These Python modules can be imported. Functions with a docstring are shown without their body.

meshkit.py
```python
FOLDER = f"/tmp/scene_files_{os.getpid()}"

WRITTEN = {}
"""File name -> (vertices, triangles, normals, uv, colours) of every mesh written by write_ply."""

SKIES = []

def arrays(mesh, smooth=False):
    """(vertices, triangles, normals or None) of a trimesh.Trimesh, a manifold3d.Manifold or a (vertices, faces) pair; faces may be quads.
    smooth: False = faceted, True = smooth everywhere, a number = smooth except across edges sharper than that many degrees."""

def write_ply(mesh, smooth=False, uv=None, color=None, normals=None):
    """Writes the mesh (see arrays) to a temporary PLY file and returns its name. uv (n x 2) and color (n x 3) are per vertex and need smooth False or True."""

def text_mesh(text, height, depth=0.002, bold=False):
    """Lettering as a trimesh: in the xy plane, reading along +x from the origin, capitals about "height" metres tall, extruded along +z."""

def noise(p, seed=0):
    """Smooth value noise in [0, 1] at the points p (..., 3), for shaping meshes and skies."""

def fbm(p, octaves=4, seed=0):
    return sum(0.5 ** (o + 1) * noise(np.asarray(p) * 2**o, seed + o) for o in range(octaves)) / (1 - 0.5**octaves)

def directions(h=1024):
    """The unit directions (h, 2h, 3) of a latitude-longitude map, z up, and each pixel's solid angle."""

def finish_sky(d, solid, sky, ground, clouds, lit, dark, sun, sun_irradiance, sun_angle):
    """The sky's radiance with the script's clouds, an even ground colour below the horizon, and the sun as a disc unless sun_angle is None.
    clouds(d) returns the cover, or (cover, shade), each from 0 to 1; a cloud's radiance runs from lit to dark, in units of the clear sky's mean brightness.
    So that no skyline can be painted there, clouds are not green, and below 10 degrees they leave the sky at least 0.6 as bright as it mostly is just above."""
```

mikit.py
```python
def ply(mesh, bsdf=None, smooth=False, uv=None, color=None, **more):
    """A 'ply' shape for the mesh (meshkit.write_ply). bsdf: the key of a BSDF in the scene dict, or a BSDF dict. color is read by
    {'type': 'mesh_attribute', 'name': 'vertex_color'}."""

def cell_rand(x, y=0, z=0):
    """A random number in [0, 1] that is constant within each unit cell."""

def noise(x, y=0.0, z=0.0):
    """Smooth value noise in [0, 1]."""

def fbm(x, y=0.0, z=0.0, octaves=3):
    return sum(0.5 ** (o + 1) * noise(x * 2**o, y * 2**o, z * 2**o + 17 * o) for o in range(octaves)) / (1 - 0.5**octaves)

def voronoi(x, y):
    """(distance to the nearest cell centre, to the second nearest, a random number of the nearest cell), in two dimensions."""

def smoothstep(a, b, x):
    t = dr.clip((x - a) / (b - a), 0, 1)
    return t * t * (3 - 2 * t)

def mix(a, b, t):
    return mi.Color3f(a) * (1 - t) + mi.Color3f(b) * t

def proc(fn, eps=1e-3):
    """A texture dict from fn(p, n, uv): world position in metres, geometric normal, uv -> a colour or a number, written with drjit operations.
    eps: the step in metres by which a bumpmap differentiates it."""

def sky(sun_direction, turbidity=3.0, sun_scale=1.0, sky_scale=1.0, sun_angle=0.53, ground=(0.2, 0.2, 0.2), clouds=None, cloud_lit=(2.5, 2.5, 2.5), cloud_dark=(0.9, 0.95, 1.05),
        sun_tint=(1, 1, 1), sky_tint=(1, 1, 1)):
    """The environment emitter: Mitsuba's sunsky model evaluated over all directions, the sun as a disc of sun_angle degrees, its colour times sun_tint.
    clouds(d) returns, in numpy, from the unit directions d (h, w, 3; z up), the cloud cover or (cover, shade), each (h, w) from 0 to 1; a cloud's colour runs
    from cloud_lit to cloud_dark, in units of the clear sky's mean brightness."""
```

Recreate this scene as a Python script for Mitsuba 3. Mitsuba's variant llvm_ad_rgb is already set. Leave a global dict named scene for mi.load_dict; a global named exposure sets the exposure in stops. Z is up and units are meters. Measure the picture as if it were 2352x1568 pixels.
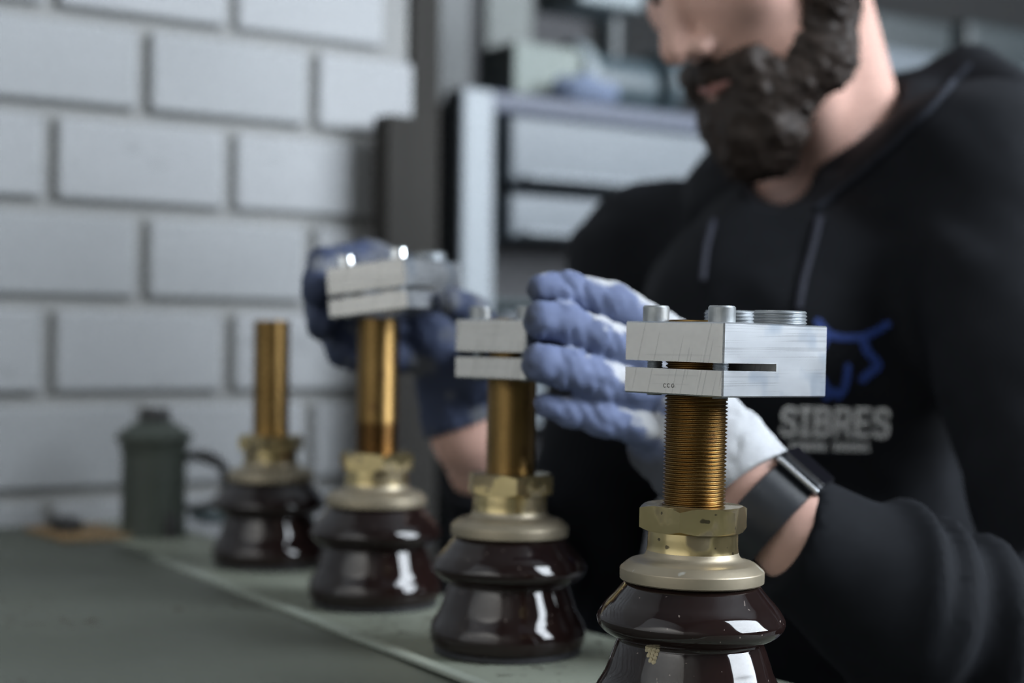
import math, random
import numpy as np, trimesh, manifold3d as m3, shapely.geometry as sg
import mitsuba as mi, drjit as dr
import mikit, meshkit
from mikit import noise, fbm, smoothstep, mix, proc
T = mi.ScalarTransform4f
random.seed(3)
RNG = np.random.default_rng(7)
scene, labels = {}, {}

# ------------------------------------------------------------------ camera, light, exposure
TZ = 0.78                      # height of the bench top
ZC = TZ + 0.190                # height of the lens
F = 3700.0                     # focal length in pixels of the 2352 px frame
ROLL = math.radians(0.6)
exposure = 0.5
RIGHT = np.array([math.cos(ROLL), 0, math.sin(ROLL)])
UP = np.array([-math.sin(ROLL), 0, math.cos(ROLL)])
scene['camera'] = {'type': 'thinlens', 'fov': math.degrees(2 * math.atan(1176 / F)), 'fov_axis': 'x',
                   'aperture_radius': 0.0069, 'focus_distance': 0.782, 'near_clip': 0.05, 'far_clip': 60.0,
                   'to_world': T().look_at(origin=[0, 0, ZC], target=[0, 1, ZC], up=UP.tolist())}
FILL_SPOT_LIGHT = (25.0, 24.6, 23.4)
WINDOW_LIGHT = (10.4, 11.3, 12.2)


def P(x, y, d):
    """A point of the place from where the photograph shows it and its distance in depth."""
    return np.array([0, d, ZC]) + d * ((x - 1176) / F * RIGHT + (784 - y) / F * UP) * np.array([1, 1, 1.0])


# the room's own axes: u along the block wall, n out of it into the room
TH = math.radians(35.0)
EU = np.array([math.cos(TH), math.sin(TH), 0])
EN = np.array([math.sin(TH), -math.cos(TH), 0])
EZ = np.array([0, 0, 1.0])
W0 = np.array([-0.512, 1.61, 0])
ROOM = np.eye(4)
ROOM[:3, 0], ROOM[:3, 1], ROOM[:3, 2], ROOM[:3, 3] = EU, -EN, EZ, W0     # local x = u, local y = -n, z


def on_plane(x, y, n):
    """(u, z) where the sight line of a pixel meets the upright plane at distance n from the block wall."""
    o, q = np.array([0, 0, ZC]), P(x, y, 1.0)
    dv = q - o
    t = (n - (o - W0) @ EN) / (dv @ EN)
    w = o + t * dv
    return float((w - W0) @ EU), float(w[2])


# ------------------------------------------------------------------ bookkeeping
def tag(key, label=None, category=None, group=None, kind=None):
    labels[key] = {k: v for k, v in dict(label=label, category=category, group=group, kind=kind).items() if v}


def name(key):
    if key not in scene and key not in labels and not any(k.startswith(key + '__') for k in scene):
        return key
    i = 1
    while f'{key}_{i:03d}' in scene or f'{key}_{i:03d}' in labels or any(k.startswith(f'{key}_{i:03d}__') for k in scene):
        i += 1
    return f'{key}_{i:03d}'


def add(key, mesh, mat, smooth=False, m=None, **kw):
    key = name(key)
    d = mikit.ply(mesh, mat, smooth=smooth, **kw)
    if m is not None:
        d['to_world'] = T(np.asarray(m, float).tolist())
    scene[key] = d
    return key


def again(key, ply, m=None, mat=None):
    key = name(key)
    d = dict(ply)
    if m is not None:
        d['to_world'] = T(np.asarray(m, float).tolist())
    if mat:
        d['bsdf'] = {'type': 'ref', 'id': mat}
    scene[key] = d
    return key


def mat4(x=None, y=None, z=None, o=(0, 0, 0)):
    m = np.eye(4)
    for i, v in enumerate((x, y, z)):
        if v is not None:
            m[:3, i] = v
    m[:3, 3] = o
    return m


def rot(axis, deg):
    return trimesh.transformations.rotation_matrix(math.radians(deg), axis)


# ------------------------------------------------------------------ mesh helpers
def to_tm(man):
    me = man.to_mesh()
    return trimesh.Trimesh(np.array(me.vert_properties[:, :3]), np.array(me.tri_verts), process=False)


def rbox(x0, x1, y0, y1, z0, z1, r=0.002, seg=2):
    """A box with rounded edges."""
    r = min(r, (x1 - x0) * .49, (y1 - y0) * .49, (z1 - z0) * .49)
    s = m3.Manifold.sphere(r, 4 * seg)
    pts = [s.translate((x, y, z)) for x in (x0 + r, x1 - r) for y in (y0 + r, y1 - r) for z in (z0 + r, z1 - r)]
    return to_tm(m3.Manifold.batch_hull(pts))


def cbox(x0, x1, y0, y1, z0, z1, c=0.001):
    """A box with chamfered edges (manifold)."""
    v = []
    for sx in (0, 1):
        for sy in (0, 1):
            for sz in (0, 1):
                p = np.array([(x0, x1)[sx], (y0, y1)[sy], (z0, z1)[sz]])
                inn = np.array([1 - 2 * sx, 1 - 2 * sy, 1 - 2 * sz]) * c
                for k in range(3):
                    q = p + inn
                    q[k] = p[k]
                    v.append(q)
    return m3.Manifold.hull_points(np.array(v))


def lathe(profile, n=96):
    """profile: (r, z) rows from bottom to top, closed on the axis if r = 0."""
    pr = np.asarray(profile, float)
    a = np.arange(n) * 2 * np.pi / n
    v = np.stack([pr[:, None, 0] * np.cos(a), pr[:, None, 0] * np.sin(a), np.repeat(pr[:, 1:2], n, 1)], -1).reshape(-1, 3)
    i, j = np.meshgrid(np.arange(len(pr) - 1), np.arange(n), indexing='ij')
    f = np.stack([i * n + j, i * n + (j + 1) % n, (i + 1) * n + (j + 1) % n, (i + 1) * n + j], -1).reshape(-1, 4)
    return trimesh.Trimesh(v, np.vstack([f[:, [0, 1, 2]], f[:, [0, 2, 3]]]), process=False)


def spline(pts, n=8):
    """Catmull-Rom through the points."""
    p = np.asarray(pts, float)
    p = np.vstack([2 * p[0] - p[1], p, 2 * p[-1] - p[-2]])
    out = []
    for i in range(1, len(p) - 2):
        for t in np.arange(n) / n:
            a, b, c, d = p[i - 1:i + 3]
            out.append(.5 * (2 * b + (c - a) * t + (2 * a - 5 * b + 4 * c - d) * t * t + (3 * b - a - 3 * c + d) * t ** 3))
    out.append(p[-2])
    return np.array(out)


def thread(r, z0, z1, pitch, depth, n=72, per=6, taper=0.0015):
    """A screw thread: radius follows a helix; the ends are closed with a small chamfer."""
    rows = int((z1 - z0) / pitch * per)
    z = np.linspace(z0, z1, rows + 1)
    a = np.arange(n) * 2 * np.pi / n
    ph = (z[:, None] / pitch - a[None] / (2 * np.pi)) % 1.0
    tri = np.abs(ph * 2 - 1)
    rr = r - depth * np.clip((tri - .08) / .84, 0, 1)
    end = np.clip((z1 - z) / taper, 0, 1)[:, None]
    rr = np.minimum(rr, r - depth * 1.15 * (1 - end))
    v = np.stack([rr * np.cos(a), rr * np.sin(a), np.repeat(z[:, None], n, 1)], -1).reshape(-1, 3)
    i, j = np.meshgrid(np.arange(rows), np.arange(n), indexing='ij')
    f = np.stack([i * n + j, i * n + (j + 1) % n, (i + 1) * n + (j + 1) % n, (i + 1) * n + j], -1).reshape(-1, 4)
    k = len(v)
    v = np.vstack([v, [[0, 0, z0], [0, 0, z1]]])
    jj = np.arange(n)
    cap0 = np.stack([(jj + 1) % n, jj, jj * 0 + k], 1)
    cap1 = np.stack([rows * n + jj, rows * n + (jj + 1) % n, jj * 0 + k + 1], 1)
    return trimesh.Trimesh(v, np.vstack([f[:, [0, 1, 2]], f[:, [0, 2, 3]], cap0, cap1]), process=False)


def tube(points, radii, sides=12, close=True):
    p = np.asarray(points, float)
    t = np.gradient(p, axis=0)
    t /= np.linalg.norm(t, axis=1, keepdims=True) + 1e-12
    a = np.cross(t[0], [0, 0, 1.0] if abs(t[0, 2]) < .9 else [1.0, 0, 0])
    fr = []
    for k in range(len(p)):
        a = a - (a @ t[k]) * t[k]
        a /= np.linalg.norm(a)
        fr.append(a.copy())
    a = np.array(fr)
    b = np.cross(t, a)
    ang = np.arange(sides) * 2 * np.pi / sides
    r = np.broadcast_to(radii, (len(p),))
    v = p[:, None] + r[:, None, None] * (np.cos(ang)[None, :, None] * a[:, None] + np.sin(ang)[None, :, None] * b[:, None])
    i, j = np.meshgrid(np.arange(len(p) - 1), np.arange(sides), indexing='ij')
    q = np.stack([i * sides + j, i * sides + (j + 1) % sides, (i + 1) * sides + (j + 1) % sides, (i + 1) * sides + j], -1).reshape(-1, 4)
    v = np.vstack([v.reshape(-1, 3), p[:1], p[-1:]])
    k, s = len(v) - 2, np.arange(sides)
    e = (len(p) - 1) * sides
    f = np.vstack([q[:, [0, 1, 2]], q[:, [0, 2, 3]], np.stack([(s + 1) % sides, s, s * 0 + k], 1), np.stack([e + s, e + (s + 1) % sides, s * 0 + k + 1], 1)])
    return trimesh.Trimesh(v, f, process=False)


# ------------------------------------------------------------------ rounded solids from distance functions
def smin(a, b, k):
    h = np.maximum(k - np.abs(a - b), 0) / k
    return np.minimum(a, b) - h * h * k * .25


def smax(a, b, k):
    return -smin(-a, -b, k)


def caps(p, a, b, ra, rb=None):
    rb = ra if rb is None else rb
    a, b = np.asarray(a, np.float32), np.asarray(b, np.float32)
    pa, ba = p - a, b - a
    h = np.clip(pa @ ba / float(ba @ ba), 0, 1)
    return np.linalg.norm(pa - h[:, None] * ba, axis=1) - (ra + (rb - ra) * h)


def ell(p, c, r, R=None):
    q = p - np.asarray(c, np.float32)
    if R is not None:
        q = q @ np.asarray(R, np.float32)
    r = np.asarray(r, np.float32)
    k0 = np.linalg.norm(q / r, axis=1)
    k1 = np.linalg.norm(q / (r * r), axis=1)
    return k0 * (k0 - 1) / np.maximum(k1, 1e-9)


def solid(fn, lo, hi, h, margin=0.0):
    """The surface fn = 0 as a mesh (surface nets), evaluated only near the surface."""
    lo, hi = np.asarray(lo, float), np.asarray(hi, float)
    B = 8
    nb = np.ceil((hi - lo) / (h * B)).astype(int)
    n = nb * B
    cen = np.stack(np.meshgrid(*[(np.arange(k) + .5) * B * h + l - h / 2 for k, l in zip(nb, lo)], indexing='ij'), -1).reshape(-1, 3).astype(np.float32)
    vc = np.concatenate([fn(c) for c in np.array_split(cen, max(1, len(cen) // 200000))])
    act = np.abs(vc) < B * h * .87 * 1.25 + margin
    D = np.repeat(np.repeat(np.repeat(np.where(vc > 0, 1, -1).astype(np.float32).reshape(nb), B, 0), B, 1), B, 2)
    idx = np.stack(np.unravel_index(np.nonzero(act)[0], nb), -1)
    off = np.stack(np.meshgrid(*[np.arange(B)] * 3, indexing='ij'), -1).reshape(-1, 3)
    for part in np.array_split(idx, max(1, len(idx) // 500)):
        g = (part[:, None] * B + off[None]).reshape(-1, 3)
        D[g[:, 0], g[:, 1], g[:, 2]] = fn((g * h + lo).astype(np.float32))
    ins = D < 0
    c = [ins[a:n[0] - 1 + a, b:n[1] - 1 + b, e:n[2] - 1 + e] for a in (0, 1) for b in (0, 1) for e in (0, 1)]
    s = sum(x.astype(np.int8) for x in c)
    cells = np.stack(np.nonzero((s > 0) & (s < 8)), -1)
    num = -np.ones(n - 1, np.int64)
    num[tuple(cells.T)] = np.arange(len(cells))
    pos, cnt = np.zeros((len(cells), 3)), np.zeros(len(cells))
    cor = [np.array([a, b, e]) for a in (0, 1) for b in (0, 1) for e in (0, 1)]
    for i in range(8):
        for j in range(i + 1, 8):
            if np.abs(cor[i] - cor[j]).sum() == 1:
                va, vb = D[tuple((cells + cor[i]).T)], D[tuple((cells + cor[j]).T)]
                x = (va < 0) != (vb < 0)
                t = np.where(x, va / np.where(x, va - vb, 1), 0)
                pos += np.where(x[:, None], cor[i] + t[:, None] * (cor[j] - cor[i]), 0)
                cnt += x
    v = (cells + pos / cnt[:, None]) * h + lo
    faces = []
    for ax in range(3):
        u, w = (ax + 1) % 3, (ax + 2) % 3
        sl0, sl1 = [slice(0, -1)] * 3, [slice(0, -1)] * 3
        sl0[ax], sl1[ax] = slice(0, n[ax] - 1), slice(1, n[ax])
        for t in (u, w):
            sl0[t] = sl1[t] = slice(1, n[t] - 1)
        A, Bm = ins[tuple(sl0)], ins[tuple(sl1)]
        e = np.stack(np.nonzero(A != Bm), -1)
        first = A[tuple(e.T)]
        e[:, u] += 1
        e[:, w] += 1
        du, dw = np.eye(3, dtype=int)[u], np.eye(3, dtype=int)[w]
        q = np.stack([num[tuple((e - k).T)] for k in (du * 0, du, du + dw, dw)], 1)
        q[~first] = q[~first][:, ::-1]
        faces.append(q)
    f = np.vstack(faces)
    f = f[(f >= 0).all(1)]
    return trimesh.Trimesh(v, np.vstack([f[:, [0, 1, 2]], f[:, [0, 2, 3]]]), process=False)


def nz(p, s, seed=0):
    return (meshkit.noise(p.astype(np.float64) * s, seed) - .5).astype(np.float32) * 2


# ------------------------------------------------------------------ materials
def mat(key, **kw):
    scene[key] = {'type': 'twosided', 'bsdf': {'type': 'principled', **kw}}
    return key


def rgb(*c):
    return {'type': 'rgb', 'value': list(c)}


mat('paint_block', base_color=proc(lambda p, n, uv: mix((.275, .284, .296), (.312, .321, .331), fbm(p.x * 9, p.y * 9, p.z * 9)) * (1 - .14 * smoothstep(.62, .8, fbm(p.x * 30, p.y * 30, p.z * 30)))), roughness=.6, specular=.3)
mat('paint_block_grey', base_color=proc(lambda p, n, uv: mix((.255, .264, .274), (.29, .30, .31), fbm(p.x * 11 + 5, p.y * 11, p.z * 11))), roughness=.6, specular=.3)
mat('mortar', base_color=proc(lambda p, n, uv: mix((.22, .225, .225), (.26, .26, .255), fbm(p.x * 25, p.y * 25, p.z * 25))), roughness=.9, specular=.2)
mat('dark_wall', base_color=proc(lambda p, n, uv: mix((.013, .0135, .014), (.022, .022, .022), fbm(p.x * 2, p.y * 2, p.z * 2))), roughness=.85, specular=.15)
mat('grey_wall', base_color=proc(lambda p, n, uv: mix((.20, .205, .205), (.25, .255, .255), fbm(p.x * 2, p.y * 2, p.z * 2))), roughness=.8)
mat('white_wall', base_color=proc(lambda p, n, uv: mix((.80, .80, .79), (.86, .855, .845), fbm(p.x * 2, p.y * 2, p.z * 2))), roughness=.8)
mat('ceiling_paint', base_color=proc(lambda p, n, uv: mix((.13, .135, .14), (.16, .165, .165), fbm(p.x, p.y, p.z))), roughness=.9)
mat('concrete', base_color=proc(lambda p, n, uv: mix((.10, .10, .10), (.17, .165, .16), fbm(p.x * 4, p.y * 4, p.z * 4, 4))), roughness=.7)


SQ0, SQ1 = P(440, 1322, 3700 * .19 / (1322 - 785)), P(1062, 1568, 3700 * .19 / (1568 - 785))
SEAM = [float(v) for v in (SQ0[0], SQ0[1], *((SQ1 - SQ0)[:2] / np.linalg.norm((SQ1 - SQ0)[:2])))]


def bench_colour(p, n, uv):
    c = mix((.108, .118, .096), (.145, .157, .128), fbm(p.x * 7, p.y * 7, 3, 4))
    sd = (p.x - SEAM[0]) * SEAM[3] - (p.y - SEAM[1]) * SEAM[2]           # paler green beyond the strip
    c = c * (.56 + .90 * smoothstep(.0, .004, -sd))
    sp = smoothstep(.80, .86, noise(p.x * 210, p.y * 170, 1)) * smoothstep(.55, .7, noise(p.x * 14, p.y * 14, 9))
    c = mix(c, (.035, .028, .02), sp * .85)
    sc = smoothstep(.66, .80, fbm(p.x * 34 + 3, p.y * 34, 2, 3))
    c = mix(c, (.07, .077, .065), sc * .25)
    return c


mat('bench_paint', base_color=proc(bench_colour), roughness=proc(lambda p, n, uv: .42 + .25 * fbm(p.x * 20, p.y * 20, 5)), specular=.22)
mat('bench_strip', base_color=proc(lambda p, n, uv: mix((.22, .25, .21), (.28, .30, .26), fbm(p.x * 12, p.y * 12, p.z * 12))), roughness=.4, specular=.5)
mat('steel_dark', base_color=rgb(.04, .065, .07), roughness=.5, metallic=.4)

mat('porcelain', base_color=proc(lambda p, n, uv: mix(mix((.0085, .0050, .0047), (.0130, .0062, .0055), fbm(p.x * 30, p.y * 30, p.z * 30)), (.26, .21, .19), smoothstep(.925, .94, noise(p.x * 520, p.y * 520, p.z * 520)) * .6)), roughness=.06, specular=.56)
mat('gasket_rubber', base_color=rgb(.022, .022, .026), roughness=.45)


def rod_colour(p, n, uv):
    c = mix((.185, .112, .040), (.285, .18, .068), fbm(p.x * 60, p.y * 60, p.z * 40))
    return mix(c, (.16, .09, .04), smoothstep(.66, .80, fbm(p.x * 130 + 7, p.y * 130, p.z * 90)) * .75)


mat('rod_brass', base_color=proc(rod_colour), metallic=1.0, roughness=proc(lambda p, n, uv: .27 + .16 * fbm(p.x * 80, p.y * 80, p.z * 80)))
mat('rod_brass_stained', base_color=proc(lambda p, n, uv: rod_colour(p, n, uv) * mix((.36, .30, .28), (1, 1, 1), smoothstep(.128 + TZ, .134 + TZ, p.z))), metallic=1.0, roughness=.32)


def nut_colour(p, n, uv):
    c = mix((.50, .395, .195), (.62, .50, .265), fbm(p.x * 70, p.y * 70, p.z * 70))
    t = smoothstep(.50, .62, fbm(p.x * 75 + 3, p.y * 75, p.z * 55, 3))
    c = mix(c, (.15, .125, .09), t * .8)
    sp = smoothstep(.86, .92, noise(p.x * 300, p.y * 300, p.z * 300))
    return mix(c, (.06, .05, .04), sp * .8)


mat('nut_brass', base_color=proc(nut_colour), metallic=.95, roughness=proc(lambda p, n, uv: .20 + .34 * smoothstep(.46, .64, fbm(p.x * 75 + 3, p.y * 75, p.z * 55, 3))))


def flange_colour(p, n, uv):
    c = mix((.30, .255, .185), (.37, .32, .235), fbm(p.x * 50, p.y * 50, p.z * 50))
    return mix(c, (.70, .72, .68), smoothstep(.74, .84, fbm(p.x * 120, p.y * 120, p.z * 120 + 4, 3)) * .55)


mat('flange_brass', base_color=proc(flange_colour), metallic=.75, roughness=.47)

SAW = np.array([-.762, -.647, 0.02])


def alu_saw(n):
    return smoothstep(.72, .8, dr.abs(n.x * SAW[0] + n.y * SAW[1]))


def alu_colour(p, n, uv):
    s = p.x * .754 + p.y * .658
    l = p.x * -.646 + p.y * .761
    bright = mix((.49, .51, .535), (.57, .59, .615), fbm(s * 40, p.z * 160, 1)) * (1 - .16 * smoothstep(.62, .72, fbm(s * 14, p.z * 1900, 4, 2)) * smoothstep(.35, .6, noise(s * 30, p.z * 60, 2)))
    bright = mix(bright, (.27, .335, .42), smoothstep(.55, .72, fbm(s * 55, p.z * 55, l * 55)) * .5)
    saw = mix((.90, .88, .845), (.95, .93, .895), fbm(l * 300, p.z * 300, 2)) * (1 - .16 * smoothstep(.74, .80, noise(l * 900 + p.z * 230, p.z * 25, 5))) * (1 - .07 * smoothstep(.78, .82, noise(p.z * 700, l * 20, 9)))
    return mix(bright, saw, alu_saw(n))


mat('aluminium', base_color=proc(alu_colour), metallic=proc(lambda p, n, uv: 1 - .12 * alu_saw(n)),
    roughness=proc(lambda p, n, uv: .29 + .30 * alu_saw(n) + .10 * fbm((p.x * .754 + p.y * .658) * 40, p.z * 90, 7)), anisotropic=0.0)
mat('zinc', base_color=proc(lambda p, n, uv: mix((.24, .255, .265), (.42, .44, .45), fbm(p.x * 230, p.y * 230, p.z * 160))), metallic=.7, roughness=.42)
mat('zinc_shiny', base_color=rgb(.80, .83, .85), metallic=1.0, roughness=.16)
mat('stud_steel', base_color=rgb(.34, .365, .385), metallic=.75, roughness=.40)
mat('stamp_ink', base_color=rgb(.07, .065, .06), roughness=.8)
mat('tan_lumps', base_color=proc(lambda p, n, uv: mix((.34, .28, .17), (.50, .43, .29), noise(p.x * 900, p.y * 900, p.z * 900))), roughness=.8)

mat('skin', base_color=proc(lambda p, n, uv: mix((.53, .315, .255), (.61, .385, .32), fbm(p.x * 40, p.y * 40, p.z * 40))), roughness=.48, specular=.4)
mat('lip', base_color=rgb(.27, .125, .11), roughness=.4)
mat('beard_hair', base_color=proc(lambda p, n, uv: mix((.008, .0056, .0045), (.046, .032, .0255), fbm(p.x * 190, p.y * 190, p.z * 80, 3))), roughness=.6, sheen=.1, specular=.3)
mat('eye_white', base_color=rgb(.7, .68, .65), roughness=.15)
mat('iris_dark', base_color=rgb(.05, .035, .025), roughness=.1)


def hoodie_colour(p, n, uv):
    return mix((.0052, .0060, .0080), (.0086, .0098, .0128), fbm(p.x * 60, p.y * 60, p.z * 60))


mat('hoodie_cloth', base_color=proc(hoodie_colour), roughness=.85, sheen=.26, specular=.15)
mat('hoodie_seam', base_color=rgb(.018, .021, .029), roughness=.85, sheen=.3, specular=.15)
mat('cord', base_color=rgb(.016, .018, .03), roughness=.8, sheen=.15)
mat('trouser_cloth', base_color=rgb(.02, .022, .03), roughness=.9)
mat('print_grey', base_color=rgb(.80, .80, .80), roughness=.7)
mat('print_blue', base_color=rgb(.016, .045, .21), roughness=.7)
mat('watch_rubber', base_color=rgb(.012, .014, .018), roughness=.38, specular=.5)
mat('watch_case', base_color=rgb(.03, .032, .036), metallic=.6, roughness=.22)
mat('watch_glass', base_color=rgb(.006, .006, .008), roughness=.04, specular=.8)
mat('watch_glint', base_color=rgb(.75, .78, .82), metallic=1.0, roughness=.25)

mat('cabinet_light', base_color=rgb(.215, .24, .26), roughness=.45)
mat('cabinet_face', base_color=proc(lambda p, n, uv: mix((.068, .083, .097), (.082, .098, .113), fbm(p.x * 8, p.y * 8, p.z * 20))), roughness=.4)
mat('cabinet_blue', base_color=rgb(.045, .055, .085), roughness=.5)
mat('cabinet_inside', base_color=rgb(.035, .035, .038), roughness=.8)
mat('locker_grey', base_color=rgb(.085, .091, .092), roughness=.55)
mat('locker_green', base_color=rgb(.095, .106, .10), roughness=.55)
mat('brown_board', base_color=proc(lambda p, n, uv: mix((.026, .025, .0235), (.040, .038, .035), fbm(p.x * 30, p.y * 30, p.z * 3))), roughness=.8, specular=.08)
mat('card_white', base_color=rgb(.175, .20, .185), roughness=.7)
mat('machine_teal', base_color=rgb(.042, .06, .07), roughness=.4)
mat('machine_dark', base_color=rgb(.012, .018, .02), roughness=.4)
mat('machine_grey', base_color=rgb(.17, .20, .21), roughness=.5)
mat('cloth_blue', base_color=rgb(.12, .15, .22), roughness=.9)
mat('can_green', base_color=proc(lambda p, n, uv: mix((.034, .042, .034), (.052, .062, .051), fbm(p.x * 30, p.y * 30, p.z * 30))), roughness=.45, specular=.4)
mat('can_dark', base_color=rgb(.018, .018, .019), roughness=.5)
mat('tan_wood', base_color=proc(lambda p, n, uv: mix((.16, .10, .045), (.24, .155, .07), fbm(p.x * 20, p.y * 90, p.z * 90))), roughness=.6)
mat('khaki', base_color=rgb(.10, .085, .04), roughness=.8)
mat('window_frame_paint', base_color=rgb(.55, .55, .55), roughness=.5)
mat('seat_black', base_color=rgb(.02, .02, .02), roughness=.6)


# ------------------------------------------------------------------ the setting
def room_box(key, u0, u1, n0, n1, z0, z1, material, r=0.0, smooth=False):
    me = trimesh.creation.box(extents=(u1 - u0, n1 - n0, z1 - z0)) if r <= 0 else rbox(-(u1 - u0) / 2, (u1 - u0) / 2, -(n1 - n0) / 2, (n1 - n0) / 2, -(z1 - z0) / 2, (z1 - z0) / 2, r)
    me.apply_translation(((u0 + u1) / 2, -(n0 + n1) / 2, (z0 + z1) / 2))
    me.apply_transform(ROOM)
    return add(key, me, material, smooth=30 if r > 0 else False)


U_L, U_R, N_B, N_F, H = -2.4, 5.0, -1.3, 3.1, 4.6
tag(room_box('floor', U_L, U_R, N_B, N_F, -.1, 0, 'concrete'), 'grey concrete workshop floor', kind='structure')
tag(room_box('ceiling', U_L, U_R, N_B, N_F, H, H + .1, 'ceiling_paint'), 'pale painted workshop ceiling', kind='structure')
tag(room_box('wall_back', U_L, U_R, N_B - .1, N_B, 0, H, 'dark_wall'), 'dark wall deep behind the cabinet', kind='structure')
tag(room_box('wall_side', U_R, U_R + .1, N_B, N_F, 0, H, 'dark_wall'), 'dark side wall of the workshop', kind='structure')

# the block wall: a mortar bed with every block proud of it
WALL_END = 0.478
tag(room_box('wall_left', U_L, WALL_END - .004, -.10, -.005, 0, H, 'mortar'), 'pale painted block wall with recessed grey joints behind the bench', kind='structure')
PU, PZ, JT = .1985, .0985, .0145
blk = rbox(-(PU - JT) / 2, (PU - JT) / 2, -.012, .012, -(PZ - JT) / 2, (PZ - JT) / 2, .0035, 2)
blk_plys = {}
U_JOINT = on_plane(328, 380 - 220, 0)[0]          # one joint of the second row in view
Z_BED = on_plane(500, 286, 0)[1]                 # one bed joint
placed_blocks = []
for r in range(-6, 5):
    zc = Z_BED + (r + .5) * PZ
    off = U_JOINT + (0 if r % 2 == 0 else -.5 * PU)
    for c in range(-13, 8):
        ua, ub = off + c * PU + JT / 2, off + (c + 1) * PU - JT / 2
        ub = min(ub, WALL_END)
        if ua > WALL_END - .03 or ub < -1.95 or zc < TZ - .2 or zc > ZC + .62:
            continue
        placed_blocks.append((ua, ub, zc))
for k, (ua, ub, zc) in enumerate(placed_blocks):
    wkey = round(ub - ua, 3)
    if wkey not in blk_plys:
        blk_plys[wkey] = mikit.ply(rbox(-wkey / 2, wkey / 2, -.012, .012, -(PZ - JT) / 2, (PZ - JT) / 2, .0035, 1), 'paint_block', smooth=30)
    rr = random.Random(k)
    m = ROOM @ trimesh.transformations.translation_matrix(((ua + ub) / 2, .008 + rr.uniform(-.001, .001), zc)) @ rot([0, 0, 1], rr.uniform(-.3, .3))
    again('wall_left__block', blk_plys[wkey], m, 'paint_block' if rr.random() < .75 else 'paint_block_grey')

# the wall behind the camera with its tall window, a frosted pane full of daylight
WIN = (0.95, 4.5, TZ + .72, TZ + 3.5)


def wall_with_hole(key, a0, a1, z1, hole, place, material, label):
    h0, h1, g0, g1 = hole
    s = sg.box(a0, 0, a1, z1).difference(sg.box(h0, g0, h1, g1))
    me = trimesh.creation.extrude_polygon(s, .1, engine='earcut')
    me.apply_transform(place)
    tag(add(key, me, material), label, kind='structure')


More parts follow.
